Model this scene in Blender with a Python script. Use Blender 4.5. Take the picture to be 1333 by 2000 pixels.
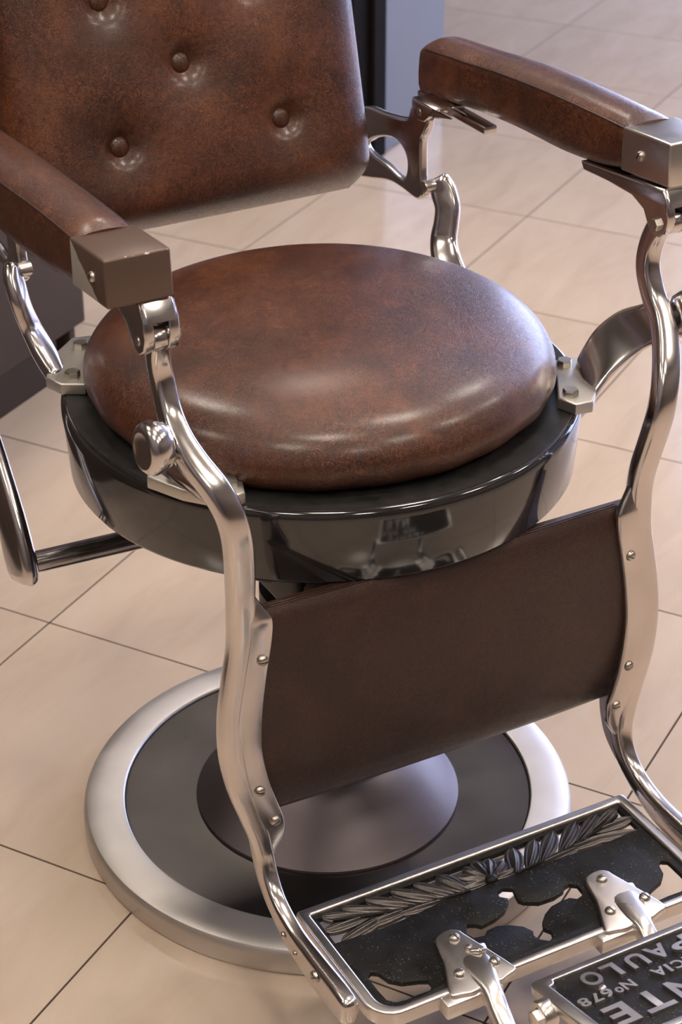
import bpy, bmesh, math, random
from mathutils import Vector, Matrix
random.seed(7)
for o in list(bpy.data.objects): bpy.data.objects.remove(o)
SC = bpy.context.scene
COL = SC.collection
PI = math.pi

# ------------------------------------------------------------------ camera
F_PX = 3906.92; CAM = Vector((0.0180, -1.9638, 1.5747)); PITCH = math.radians(30.336); ROLL = math.radians(-0.2195)
_f = Vector((0, math.cos(PITCH), -math.sin(PITCH))); _r = Vector((1, 0, 0)); _u = _r.cross(_f)
CR = math.cos(ROLL)*_r + math.sin(ROLL)*_u; CU = -math.sin(ROLL)*_r + math.cos(ROLL)*_u
cd = bpy.data.cameras.new('camera'); cam = bpy.data.objects.new('camera', cd); COL.objects.link(cam)
cd.sensor_fit = 'VERTICAL'; cd.sensor_height = 36; cd.lens = 36*F_PX/2000; cd.clip_start = .05
M = Matrix((CR, CU, -_f)).transposed().to_4x4(); M.translation = CAM; cam.matrix_world = M
cd.dof.use_dof = True; cd.dof.focus_distance = 2.06; cd.dof.aperture_fstop = 10
SC.camera = cam

# ------------------------------------------------------------------ world, exposure
w = bpy.data.worlds.new('world'); SC.world = w; w.use_nodes = True
w.node_tree.nodes['Background'].inputs[0].default_value = (.75, .72, .72, 1)
w.node_tree.nodes['Background'].inputs[1].default_value = .35
SC.view_settings.view_transform = 'Standard'; SC.view_settings.look = 'None'
SC.view_settings.gamma = 1; SC.view_settings.use_curve_mapping = False
SC.view_settings.exposure = 0.0

LAMP_POWER = 37.5         # ceiling panels
WINDOW_POWER = 9.0        # daylight through the shop window

# ------------------------------------------------------------------ frames
HEAD = 2.6491936
FW = Vector((math.sin(HEAD), math.cos(HEAD), 0)); RT = Vector((-FW.y, FW.x, 0))
ROOT_ROT = math.atan2(FW.y, FW.x)
def ray(px, py):
    d = CR*((px-666.5)/F_PX) - CU*((py-1000)/F_PX) + _f
    return Vector((d.dot(FW), d.dot(RT), d.z))
CL = Vector((CAM.dot(FW), CAM.dot(RT), CAM.z))
def at(px, py, X=None, Y=None, Z=None):          # pixel -> chair coordinates on a known plane
    d = ray(px, py)
    k = (X-CL.x)/d.x if X is not None else (Y-CL.y)/d.y if Y is not None else (Z-CL.z)/d.z
    return CL + d*k
TA = 0.48606                                     # tile grid azimuth
DA = Vector((math.sin(TA), math.cos(TA), 0)); DB = Vector((math.cos(TA), -math.sin(TA), 0))
def room(a, b, z=0): return DA*a + DB*b + Vector((0, 0, z))

# ------------------------------------------------------------------ materials
def new_mat(name):
    m = bpy.data.materials.new(name); m.use_nodes = True
    nt = m.node_tree; return m, nt, nt.nodes['Principled BSDF']
def N(nt, t, **kw):
    n = nt.nodes.new(t)
    for k, v in kw.items():
        if hasattr(n, k): setattr(n, k, v)
        else: n.inputs[k.replace('_', ' ')].default_value = v
    return n
def ramp(nt, fac, stops):
    r = nt.nodes.new('ShaderNodeValToRGB'); e = r.color_ramp.elements
    while len(e) < len(stops): e.new(.5)
    for i, (p, c) in enumerate(stops): e[i].position = p; e[i].color = (*c, 1) if len(c) == 3 else c
    nt.links.new(fac, r.inputs[0]); return r.outputs[0]
def grey(v): return (v, v, v)
def mixc(nt, fac, a, b, mode='MIX'):
    m = nt.nodes.new('ShaderNodeMix'); m.data_type = 'RGBA'; m.blend_type = mode
    for s, v in ((m.inputs[0], fac), (m.inputs[6], a), (m.inputs[7], b)):
        if hasattr(v, 'links'): nt.links.new(v, s)
        elif isinstance(v, (int, float)): s.default_value = v
        else: s.default_value = (*v, 1)
    return m.outputs[2]
def noise(nt, co, scale, detail=4, rough=.55, dist=0):
    n = N(nt, 'ShaderNodeTexNoise'); n.inputs['Scale'].default_value = scale; n.inputs['Detail'].default_value = detail
    n.inputs['Roughness'].default_value = rough; n.inputs['Distortion'].default_value = dist
    nt.links.new(co, n.inputs['Vector']); return n.outputs['Fac']
def bump(nt, h, strength, dist, prev=None):
    b = N(nt, 'ShaderNodeBump'); b.inputs['Strength'].default_value = strength; b.inputs['Distance'].default_value = dist
    nt.links.new(h, b.inputs['Height'])
    if prev: nt.links.new(prev, b.inputs['Normal'])
    return b.outputs['Normal']

def leather(name, dark, mid, light, rough=.36, coat=.45):
    m, nt, b = new_mat(name); co = N(nt, 'ShaderNodeTexCoord').outputs['Object']
    big = noise(nt, co, 9, 5, .6, .4)
    c = ramp(nt, big, [(.3, dark), (.52, mid), (.75, light)])
    # hairline scratches: thin level lines of a warped noise, in patches
    hl = noise(nt, co, 85, 5, .62, 1.2); hl2 = noise(nt, co, 190, 4, .6, 2.2)
    sc = noise(nt, co, 150, 4, .7, 1.0)
    line = ramp(nt, hl, [(.470, grey(0)), (.50, grey(1)), (.530, grey(0))])
    line2 = ramp(nt, hl2, [(.462, grey(0)), (.50, grey(.8)), (.538, grey(0))])
    patch = ramp(nt, noise(nt, co, 16, 3, .6), [(.34, grey(.18)), (.64, grey(1))])
    lines = mixc(nt, 1, mixc(nt, 1, line, line2, 'LIGHTEN'), patch, 'MULTIPLY')
    c2 = mixc(nt, lines, mixc(nt, ramp(nt, sc, [(.35, grey(.55)), (.6, grey(0))]), c, dark), light)
    v = N(nt, 'ShaderNodeTexVoronoi'); v.feature = 'DISTANCE_TO_EDGE'; v.inputs['Scale'].default_value = 520
    wrp = N(nt, 'ShaderNodeTexNoise'); wrp.inputs['Scale'].default_value = 120; nt.links.new(co, wrp.inputs['Vector'])
    add = N(nt, 'ShaderNodeVectorMath'); add.operation = 'MULTIPLY_ADD'
    nt.links.new(wrp.outputs['Color'], add.inputs[0]); add.inputs[1].default_value = (.006, .006, .006); nt.links.new(co, add.inputs[2])
    nt.links.new(add.outputs[0], v.inputs['Vector'])
    pore = ramp(nt, v.outputs['Distance'], [(0, grey(0)), (.18, grey(1))])
    c3 = mixc(nt, .6, c2, pore, 'MULTIPLY')
    nt.links.new(c3, b.inputs['Base Color'])
    r = ramp(nt, sc, [(.3, grey(rough-.06)), (.75, grey(rough+.14))]); nt.links.new(r, b.inputs['Roughness'])
    n1 = bump(nt, pore, .32, .0006); n2 = bump(nt, noise(nt, co, 20, 3, .5), .16, .004, n1)
    n3 = bump(nt, sc, .10, .0008, n2)
    nt.links.new(n3, b.inputs['Normal'])
    b.inputs['Specular IOR Level'].default_value = .45
    b.inputs['Coat Weight'].default_value = coat; b.inputs['Coat Roughness'].default_value = .24
    return m
def metal(name, col, rough, var=.08, scratch=.04, dark=None):
    m, nt, b = new_mat(name); co = N(nt, 'ShaderNodeTexCoord').outputs['Object']
    b.inputs['Metallic'].default_value = 1
    f = noise(nt, co, 18, 3, .5)
    c = ramp(nt, f, [(.2, tuple(x*.84 for x in col)), (.8, col)])
    if dark: c = mixc(nt, ramp(nt, noise(nt, co, 14, 6, .7, .6), [(.55, grey(0)), (.7, grey(.8))]), c, dark)
    nt.links.new(c, b.inputs['Base Color'])
    nt.links.new(ramp(nt, noise(nt, co, 16, 2, .5), [(.2, grey(rough)), (.8, grey(rough+var))]), b.inputs['Roughness'])
    if scratch > .035:
        n1 = bump(nt, noise(nt, co, 22, 2, .4), scratch*2.0, .0025)
        nt.links.new(n1, b.inputs['Normal'])
    return m
def plain(name, col, rough, metallic=0, nz=.12, scale=30, spec=.5):
    m, nt, b = new_mat(name); co = N(nt, 'ShaderNodeTexCoord').outputs['Object']
    f = noise(nt, co, scale, 5, .6)
    nt.links.new(ramp(nt, f, [(.3, tuple(x*(1-nz) for x in col)), (.7, tuple(min(1, x*(1+nz)) for x in col))]), b.inputs['Base Color'])
    b.inputs['Roughness'].default_value = rough; b.inputs['Metallic'].default_value = metallic
    b.inputs['Specular IOR Level'].default_value = spec
    return m
def emit(name, col, s):
    m, nt, b = new_mat(name); b.inputs['Base Color'].default_value = (.8, .8, .8, 1)
    b.inputs['Emission Color'].default_value = (*col, 1); b.inputs['Emission Strength'].default_value = s; return m

M_LEATHER = leather('brown_leather', (.029, .0070, .0030), (.074, .0190, .0070), (.225, .074, .027), .34, .42)
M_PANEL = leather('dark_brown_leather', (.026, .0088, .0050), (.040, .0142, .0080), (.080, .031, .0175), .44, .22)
M_ALU = metal('polished_aluminium', (.68, .635, .62), .13, .12, .05)
M_ALU_WORN = metal('worn_aluminium', (.74, .70, .67), .24, .14, .05)
M_RING = metal('brushed_base_rim', (.64, .60, .57), .42, .12, .03)
M_BASEPLATE = metal('dark_worn_baseplate', (.108, .096, .092), .27, .12, .03)
M_CONE = metal('grey_pedestal', (.22, .19, .195), .44, .10, .03)
M_STEEL = metal('dull_steel_bolt', (.62, .59, .52), .30, .12, .08)
M_SCREW = metal('old_screw', (.52, .48, .43), .28, .14, .1)
M_PAINTCAP = None
M_BLACK = plain('black_enamel', (.016, .0145, .0150), .085, 0, .25, 40, .8)
M_DARK = plain('dark_void_paint', (.012, .011, .011), .5)
M_IRON = None
M_CHROME = metal('chromed_rod', (.62, .58, .56), .12, .1, .04, (.06, .04, .035))
M_FLANGE = metal('dusty_flange', (.66, .63, .58), .38, .16, .1)

def iron_mat():
    m, nt, b = new_mat('black_cast_iron'); co = N(nt, 'ShaderNodeTexCoord').outputs['Object']
    v = N(nt, 'ShaderNodeTexVoronoi'); v.inputs['Scale'].default_value = 300; nt.links.new(co, v.inputs['Vector'])
    dust = ramp(nt, v.outputs['Distance'], [(.10, grey(1)), (.2, grey(0))])
    msk = ramp(nt, noise(nt, co, 60, 5, .7), [(.44, grey(0)), (.58, grey(1))])
    d2 = mixc(nt, 1, dust, msk, 'MULTIPLY')
    c = ramp(nt, noise(nt, co, 22, 5), [(.3, (.0065, .006, .006)), (.7, (.016, .0145, .014))])
    nt.links.new(mixc(nt, d2, c, (.20, .185, .17)), b.inputs['Base Color'])
    nt.links.new(ramp(nt, noise(nt, co, 50, 4), [(.3, grey(.34)), (.7, grey(.58))]), b.inputs['Roughness'])
    b.inputs['Specular IOR Level'].default_value = .18
    nt.links.new(bump(nt, noise(nt, co, 260, 3), .18, .001), b.inputs['Normal'])
    return m
M_IRON = iron_mat()
def cap_mat():      # painted brown-grey cap, paint chipped to bare metal along an edge
    m, nt, b = new_mat('painted_cap'); tc = N(nt, 'ShaderNodeTexCoord'); co = tc.outputs['Object']
    sep = N(nt, 'ShaderNodeSeparateXYZ'); nt.links.new(co, sep.inputs[0])
    # bare patch: low rear part of the outer side (local z low, x low)
    ma = N(nt, 'ShaderNodeMath'); ma.operation = 'MULTIPLY_ADD'; ma.inputs[1].default_value = .62
    nt.links.new(sep.outputs['X'], ma.inputs[0]); nt.links.new(sep.outputs['Z'], ma.inputs[2])
    nz = N(nt, 'ShaderNodeMath'); nz.operation = 'MULTIPLY_ADD'; nz.inputs[1].default_value = .010
    nt.links.new(noise(nt, co, 70, 5, .7), nz.inputs[0]); nt.links.new(ma.outputs[0], nz.inputs[2])
    gt = N(nt, 'ShaderNodeMath'); gt.operation = 'LESS_THAN'; gt.inputs[1].default_value = .9775
    nt.links.new(nz.outputs[0], gt.inputs[0])
    ys = N(nt, 'ShaderNodeMath'); ys.operation = 'LESS_THAN'; ys.inputs[1].default_value = -.330
    nt.links.new(sep.outputs['Y'], ys.inputs[0])
    mu = N(nt, 'ShaderNodeMath'); mu.operation = 'MULTIPLY'
    nt.links.new(gt.outputs[0], mu.inputs[0]); nt.links.new(ys.outputs[0], mu.inputs[1])
    # worn upper front edge
    geo = N(nt, 'ShaderNodeMath'); geo.operation = 'ADD'
    nt.links.new(sep.outputs['X'], geo.inputs[0]); nt.links.new(sep.outputs['Z'], geo.inputs[1])
    ge = N(nt, 'ShaderNodeMath'); ge.operation = 'MULTIPLY_ADD'; ge.inputs[1].default_value = .006
    nt.links.new(noise(nt, co, 120, 5, .7), ge.inputs[0]); nt.links.new(geo.outputs[0], ge.inputs[2])
    g2 = N(nt, 'ShaderNodeMath'); g2.operation = 'GREATER_THAN'; g2.inputs[1].default_value = 1.1172
    nt.links.new(ge.outputs[0], g2.inputs[0])
    mx = N(nt, 'ShaderNodeMath'); mx.operation = 'MAXIMUM'
    nt.links.new(mu.outputs[0], mx.inputs[0]); nt.links.new(g2.outputs[0], mx.inputs[1])
    nt.links.new(mixc(nt, mx.outputs[0], (.125, .080, .064), (.62, .57, .52)), b.inputs['Base Color'])
    nt.links.new(mixc(nt, mx.outputs[0], grey(.35), grey(.55)), b.inputs['Metallic'])
    b.inputs['Roughness'].default_value = .34
    return m
M_PAINTCAP = cap_mat()

def floor_mat():
    m, nt, b = new_mat('beige_porcelain_tile'); tc = N(nt, 'ShaderNodeTexCoord'); co = tc.outputs['Object']
    oi = N(nt, 'ShaderNodeObjectInfo')
    add = N(nt, 'ShaderNodeVectorMath'); add.operation = 'MULTIPLY_ADD'
    nt.links.new(oi.outputs['Random'], add.inputs[0]); add.inputs[1].default_value = (19, 7, 3); nt.links.new(co, add.inputs[2])
    st = N(nt, 'ShaderNodeMapping'); st.inputs['Scale'].default_value = (1, 3.2, 1); nt.links.new(add.outputs[0], st.inputs['Vector'])
    c = ramp(nt, noise(nt, st.outputs[0], 4.5, 6, .6, .6), [(.25, (.50, .390, .300)), (.5, (.555, .442, .345)), (.78, (.60, .487, .39))])
    nt.links.new(c, b.inputs['Base Color'])
    nt.links.new(ramp(nt, noise(nt, co, 6, 4), [(.3, grey(.14)), (.7, grey(.20))]), b.inputs['Roughness'])
    b.inputs['Specular IOR Level'].default_value = .75
    nt.links.new(bump(nt, noise(nt, st.outputs[0], 7, 2), .02, .004), b.inputs['Normal'])
    return m
M_TILE = floor_mat()
M_GROUT = plain('dark_grout', (.085, .060, .048), .95, 0, .12, 30, .1)
M_WALL = plain('warm_grey_wall', (.17, .148, .142), .7, 0, .05, 3)
M_CEIL = plain('white_ceiling', (.42, .40, .39), .8, 0, .03, 3)
M_CAB = plain('taupe_laminate', (.070, .050, .038), .75, 0, .06, 6, .2)
M_KICK = plain('dark_plinth', (.050, .037, .029), .75, 0, .1, 6, .2)
M_BLUE = plain('blue_grey_panel', (.105, .110, .135), .38, 0, .08, 4)
M_FRAMEBLK = plain('black_frame', (.008, .006, .006), .85, 0, .12, 30, .1)

# ------------------------------------------------------------------ mesh helpers
def link(name, me, mat, parent=None, angle=38, smooth=True):
    o = bpy.data.objects.new(name, me); COL.objects.link(o)
    if mat and not me.materials: me.materials.append(mat)
    if smooth:
        me.shade_smooth()
        if angle: me.set_sharp_from_angle(angle=math.radians(angle))
    if parent: o.parent = parent
    return o
def fix_normals(me):
    bm = bmesh.new(); bm.from_mesh(me); bmesh.ops.recalc_face_normals(bm, faces=bm.faces); bm.to_mesh(me); bm.free()
def mesh(vs, fs):
    me = bpy.data.meshes.new('m'); me.from_pydata([tuple(v) for v in vs], [], fs); me.validate(); fix_normals(me); return me
class MB:
    def __init__(s): s.v = []; s.f = []
    def add(s, vs, fs):
        n = len(s.v); s.v += [Vector(v) for v in vs]; s.f += [tuple(i+n for i in f) for f in fs]; return s
    def rings(s, rings, closed=True, cap0=True, cap1=True):
        k = len(rings[0]); vs = [v for r in rings for v in r]; fs = []
        for i in range(len(rings)-1):
            for j in range(k if closed else k-1):
                a = i*k+j; b = i*k+(j+1) % k; fs.append((a, b, b+k, a+k))
        if cap0: fs.append(tuple(range(k))[::-1])
        if cap1: fs.append(tuple((len(rings)-1)*k+j for j in range(k)))
        return s.add(vs, fs)
    def box(s, lo, hi):
        x0, y0, z0 = lo; x1, y1, z1 = hi
        return s.add([(x0, y0, z0), (x1, y0, z0), (x1, y1, z0), (x0, y1, z0), (x0, y0, z1), (x1, y0, z1), (x1, y1, z1), (x0, y1, z1)],
                     [(0, 3, 2, 1), (4, 5, 6, 7), (0, 1, 5, 4), (1, 2, 6, 5), (2, 3, 7, 6), (3, 0, 4, 7)])
    def lathe(s, prof, n=96, c=(0, 0), close=False):
        vs = []; fs = []; k = len(prof)
        for i in range(n):
            t = 2*PI*i/n
            vs += [(c[0]+r*math.cos(t), c[1]+r*math.sin(t), z) for r, z in prof]
        for i in range(n):
            for j in range(k-1 if not close else k):
                a = i*k+j; b = ((i+1) % n)*k+j; a2 = i*k+(j+1) % k; b2 = ((i+1) % n)*k+(j+1) % k
                fs.append((a, b, b2, a2))
        return s.add(vs, fs)
    def cyl(s, p0, p1, r0, r1=None, n=24, bev=0):
        p0 = Vector(p0); p1 = Vector(p1); r1 = r0 if r1 is None else r1
        d = (p1-p0).normalized(); a = d.orthogonal().normalized(); b = d.cross(a)
        L = (p1-p0).length; st = [(0, r0), (L, r1)] if not bev else [(0, r0-bev), (bev*.3, r0-bev*.3), (bev, r0), (L-bev, r1), (L-bev*.3, r1-bev*.3), (L, r1-bev)]
        return s.rings([[p0+d*h+(a*math.cos(2*PI*i/n)+b*math.sin(2*PI*i/n))*r for i in range(n)] for h, r in st])
    def build(s, name, mat, parent=None, angle=38, bevel=0, seg=2, merge=True):
        me = mesh(s.v, s.f)
        bm = bmesh.new(); bm.from_mesh(me)
        if merge: bmesh.ops.remove_doubles(bm, verts=bm.verts, dist=1e-6)
        if bevel:
            es = [e for e in bm.edges if len(e.link_faces) == 2 and e.calc_face_angle(0) > math.radians(35)]
            bmesh.ops.bevel(bm, geom=es, offset=bevel, segments=seg, profile=.5, affect='EDGES', clamp_overlap=True)
        bmesh.ops.recalc_face_normals(bm, faces=bm.faces)
        bm.to_mesh(me); bm.free()
        return link(name, me, mat, parent, angle)
def catmull(pts, m):
    pts = [tuple(p) for p in pts]; out = []; n = len(pts); dim = len(pts[0])
    for i in range(n-1):
        p0 = pts[max(i-1, 0)]; p1 = pts[i]; p2 = pts[i+1]; p3 = pts[min(i+2, n-1)]
        for j in range(m):
            t = j/m
            out.append(tuple(.5*((2*p1[d])+(-p0[d]+p2[d])*t+(2*p0[d]-5*p1[d]+4*p2[d]-p3[d])*t*t+(-p0[d]+3*p1[d]-3*p2[d]+p3[d])*t**3) for d in range(dim)))
    out.append(pts[-1]); return out
def sweep(mb, stations, m=6, n=24, e=2.6, ends=.6, ref=Vector((0, 1, 0))):
    """stations: (x, y, z, half width along ref, half depth[, twist])"""
    st = catmull([s if len(s) == 6 else (*s, 0) for s in stations], m)
    P = [Vector(s[:3]) for s in st]; R = []
    def ring(p, T, a, b, tw):
        B = (ref-T*ref.dot(T)).normalized(); Nn = T.cross(B)
        c, s_ = math.cos(tw), math.sin(tw); B, Nn = B*c+Nn*s_, Nn*c-B*s_
        r = []
        for i in range(n):
            t = 2*PI*i/n; x = math.cos(t); y = math.sin(t)
            r.append(p+B*a*math.copysign(abs(x)**(2/e), x)+Nn*b*math.copysign(abs(y)**(2/e), y))
        return r
    def tan(i): return (P[min(i+1, len(P)-1)]-P[max(i-1, 0)]).normalized()
    T0 = tan(0); a, b, tw = st[0][3:]; h = min(a, b)*ends
    if ends:
        for k in (.25, .6, .85): R.append(ring(P[0]-T0*h*math.sqrt(1-k*k), T0, a-h*(1-k), b-h*(1-k), tw))
    for i in range(len(P)): R.append(ring(P[i], tan(i), *st[i][3:]))
    T1 = tan(len(P)-1); a, b, tw = st[-1][3:]; h = min(a, b)*ends
    if ends:
        for k in (.85, .6, .25): R.append(ring(P[-1]+T1*h*math.sqrt(1-k*k), T1, a-h*(1-k), b-h*(1-k), tw))
    return mb.rings(R)
def outline(name, loops, mat, parent, M4, thick, bevel=.0015, res=2, smooth_loops=False, angle=38):
    """2D loops (outer + holes) filled, extruded along local z by thick (centred); M4 places it"""
    cu = bpy.data.curves.new('c', 'CURVE'); cu.dimensions = '2D'; cu.fill_mode = 'BOTH'
    cu.extrude = max(thick/2-bevel, 1e-5); cu.bevel_depth = bevel; cu.bevel_resolution = res; cu.offset = -bevel
    for lp in loops:
        if smooth_loops:
            k = list(lp); lp = catmull([k[-1]]+k+[k[0], k[1]], 4)[4:-5]
        s = cu.splines.new('POLY'); s.points.add(len(lp)-1); s.use_cyclic_u = True
        for p, q in zip(s.points, lp): p.co = (q[0], q[1], 0, 1)
    o = bpy.data.objects.new('tmp', cu); COL.objects.link(o)
    dg = bpy.context.evaluated_depsgraph_get(); me = bpy.data.meshes.new_from_object(o.evaluated_get(dg))
    bpy.data.objects.remove(o); bpy.data.curves.remove(cu)
    me.transform(M4); me.materials.clear()
    bm = bmesh.new(); bm.from_mesh(me); bmesh.ops.remove_doubles(bm, verts=bm.verts, dist=1e-6)
    bmesh.ops.recalc_face_normals(bm, faces=bm.faces); bm.to_mesh(me); bm.free()
    if parent == 'MESH': return me
    return link(name, me, mat, parent, angle)
def XZ(y):      # outline plane: 2D (x, z) at lateral y
    return Matrix(((1, 0, 0, 0), (0, 0, -1, y), (0, 1, 0, 0), (0, 0, 0, 1)))
def XY(z): return Matrix.Translation((0, 0, z))
def mirror_mesh(me):
    m2 = me.copy(); m2.transform(Matrix.Scale(-1, 4, (0, 1, 0))); m2.flip_normals(); return m2
def empty(name, loc=(0, 0, 0), rz=0, parent=None):
    o = bpy.data.objects.new(name, None); COL.objects.link(o); o.location = loc; o.rotation_euler[2] = rz
    o.empty_display_size = .1
    if parent: o.parent = parent
    return o
def tag(o, label=None, cat=None, group=None, kind=None):
    if label: o['label'] = label
    if cat: o['category'] = cat
    if group: o['group'] = group
    if kind: o['kind'] = kind
    return o
def both(o, **kw):
    """mirror a part to the other side of the chair, with its children"""
    c = o.copy(); c.data = mirror_mesh(o.data); COL.objects.link(c); c.parent = o.parent
    c.location = (o.location.x, -o.location.y, o.location.z)
    return c

# ------------------------------------------------------------------ setting: floor tiles, walls, ceiling
SA, SB, A0, B0 = .4312, .4362, .1833, -.5474      # joints along DA at A0 + k*SA, along DB at B0 + k*SB
RA = (-7, 12); RB = (-5, 9)
a_lo, a_hi = A0+RA[0]*SA, A0+RA[1]*SA; b_lo, b_hi = B0+RB[0]*SB, B0+RB[1]*SB
rz_tile = math.atan2(DA.y, DA.x)                  # object x axis along DA, y axis along -DB
fl = MB().box((a_lo, -b_hi, -.12), (a_hi, -b_lo, -.0008)).build('floor', M_GROUT, None, 0)
fl.rotation_euler[2] = rz_tile; tag(fl, 'beige glossy tiled shop floor with dark grout joints', None, None, 'structure')
g = .0014; tx, ty = SA/2-g, SB/2-g
tm = MB().box((-tx, -ty, -.012), (tx, ty, 0)).build('tile', M_TILE, fl, 30)
first = True
for i in range(RA[0], RA[1]):
    for j in range(RB[0], RB[1]):
        t = tm if first else tm.copy()
        if not first: COL.objects.link(t)
        t.parent = fl; first = False
        t.location = (A0+(i+.5)*SA, -(B0+(j+.5)*SB), 0)
H = 2.9
def shell(name, lo, hi, mat, label):
    o = MB().box(lo, hi).build(name, mat, None, 0); o.rotation_euler[2] = rz_tile
    return tag(o, label, None, None, 'structure')
shell('ceiling', (a_lo, -b_hi, H), (a_hi, -b_lo, H+.1), M_CEIL, 'plain white ceiling of the barber shop')
shell('wall_left', (a_lo, -b_lo, -.12), (a_hi, -b_lo+.1, H), M_WALL, 'warm grey wall behind the cabinets')
shell('wall_front', (a_lo-.1, -b_hi, -.12), (a_lo, -b_lo, H), M_WALL, 'warm grey wall behind the viewer')
shell('wall_right', (a_lo, -b_hi-.1, -.12), (a_hi, -b_hi, H), M_WALL, 'warm grey wall opposite the cabinets')
# back wall with a wide shop window
wb0, wb1, wz0, wz1 = b_lo+1.5, b_hi-.3, .25, 2.5
bw = MB()
bw.box((a_hi, -b_hi, -.12), (a_hi+.1, -b_lo, wz0)).box((a_hi, -b_hi, wz1), (a_hi+.1, -b_lo, H))
bw.box((a_hi, -wb0, wz0), (a_hi+.1, -b_lo, wz1)).box((a_hi, -b_hi, wz0), (a_hi+.1, -wb1, wz1))
o = bw.build('wall_back', M_WALL, None, 0); o.rotation_euler[2] = rz_tile; tag(o, 'far wall with a wide shop window', None, None, 'structure')
wf = MB()
for y0, y1, z0, z1 in ((-wb1, -wb0, wz0, wz0+.06), (-wb1, -wb0, wz1-.06, wz1), (-wb1, -wb1+.06, wz0, wz1), (-wb0-.06, -wb0, wz0, wz1), (-(wb0+wb1)/2-.03, -(wb0+wb1)/2+.03, wz0, wz1)):
    wf.box((a_hi+.01, y0, z0), (a_hi+.07, y1, z1))
wfo = wf.build('window_1', M_FRAMEBLK, None, 0); wfo.rotation_euler[2] = rz_tile; tag(wfo, 'dark framed shop window letting in cool light', None, None, 'structure')
M_DAY = emit('window_daylight', (.55, .64, 1.0), WINDOW_POWER)
for y0, y1 in ((-wb1+.06, -(wb0+wb1)/2-.03), (-(wb0+wb1)/2+.03, -wb0-.06)):
    MB().box((a_hi+.035, y0, wz0+.06), (a_hi+.045, y1, wz1-.06)).build('window_pane', M_DAY, wfo, 0)

# ceiling lights
M_LAMP = emit('lamp_diffuser', (1.0, .89, .77), LAMP_POWER)
def ceiling_light(a, b, r, label):
    p = room(a, b, H); e = empty('ceiling_light', p, rz_tile)
    tag(e, label, 'ceiling light', 'round ceiling lights of the shop')
    MB().lathe([(.0, -.026), (r, -.026), (r, -.012), (.0, -.012)], 40).build('diffuser', M_LAMP, e, 40)
    MB().lathe([(r+.001, -.034), (r+.022, -.030), (r+.030, .0), (r+.001, .0)], 40, close=True).build('trim_ring', M_CEIL, e, 40)
NA = ('behind the viewer', 'over the footrest', 'over the backrest', 'towards the shop window'); NB = ('on the cabinet side', 'in the middle row', 'on the side away from the cabinets')
for i, a in enumerate((-2.1, -.75, .6, 1.95)):
    for j, b in enumerate((-1.3, .45, 2.2)):
        ceiling_light(a, b, .22, 'round ceiling light '+NA[i]+' '+NB[j])

# cabinets along the left side
def cabinet_row():
    fz = -.98
    r = empty('low_cabinet', room(.1, fz, 0), rz_tile)
    tag(r, 'taupe low cabinet on a dark recessed plinth left behind the chair', 'cabinet')
    # local: x along DA, y = -DB (away from the chair)
    L0, L1 = -1.2, .825
    MB().box((L0, .0, .0745), (L1, .45, .86)).build('body', M_CAB, r, 30, .004, 2)
    MB().box((L0, -.012, .862), (L1+.01, .46, .90)).build('worktop', M_KICK, r, 30, .004, 2)
    MB().box((L0, .002, .0), (L1-.088, .40, .0740)).build('plinth', M_KICK, r, 30, .002, 1)
    MB().box((L1-.045, .004, .0), (L1-.028, .40, .0740)).build('plinth_return', M_CAB, r, 30, .002, 1)
    return r
cabinet_row()
def tall_panel():
    r = empty('display_cabinet', room(2.41, -.978, 0), rz_tile)
    tag(r, 'tall blue grey cabinet with a black edge behind the backrest', 'cabinet')
    MB().box((-.305, .0, .0), (0, .42, 2.0)).build('side_panel', M_BLUE, r, 30, .003, 1)
    MB().box((-.365, -.004, .0), (-.3055, .42, 2.0)).build('edge_post', M_FRAMEBLK, r, 30, .003, 1)
    MB().box((-.44, .01, .0), (-.3655, .42, 2.0)).build('body', M_FRAMEBLK, r, 30, .003, 1)
    return r
tall_panel()

# ------------------------------------------------------------------ the barber chair
CH = empty('barber_chair', (0, 0, 0), ROOT_ROT)
tag(CH, 'antique barber chair in brown leather and polished aluminium with a round black-rimmed seat', 'barber chair')

# ---- base
MB().lathe([(.262, .004), (.298, .0), (.300, .004), (.3005, .023), (.2995, .0285), (.296, .0330), (.290, .0352), (.280, .0360), (.256, .0372), (.2515, .0365), (.250, .0345), (.250, .006)], 128, close=True).build('base_ring', M_RING, CH, 30)
MB().lathe([(.2485, .004), (.2485, .0325), (.243, .0325), (.20, .030), (.165, .029), (.02, .029), (.02, .004)], 128, close=True).build('base_plate', M_BASEPLATE, CH, 50)
MB().lathe([(.15, .0295), (.1620, .0295), (.1615, .033), (.150, .046), (.135, .063), (.120, .080), (.106, .096), (.095, .104), (.085, .1045), (.085, .03)], 96, close=True).build('pedestal_cone', M_CONE, CH, 30)
col = MB().lathe([(.0, .05), (.078, .05), (.078, .33), (.072, .335), (.0, .335)], 48).build('hydraulic_column', M_DARK, CH, 30)
MB().box((.09, -.142, .435), (.205, .142, .5055)).build('pivot_housing', M_DARK, CH, 30, .010, 3)
und = MB().lathe([(.0, .33), (.05, .33), (.06, .35), (.065, .40), (.14, .43), (.205, .455), (.215, .48), (.225, .505), (.0, .505)], 48).build('seat_support', M_DARK, CH, 30)
sweep(MB(), [(.02, -.05, .43, .03, .03), (.10, -.10, .455, .032, .03), (.18, -.108, .466, .03, .026), (.216, -.105, .470, .024, .022)], 5, 20).build('support_arm', plain('brown_casting', (.10, .085, .075), .45), CH)

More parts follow.
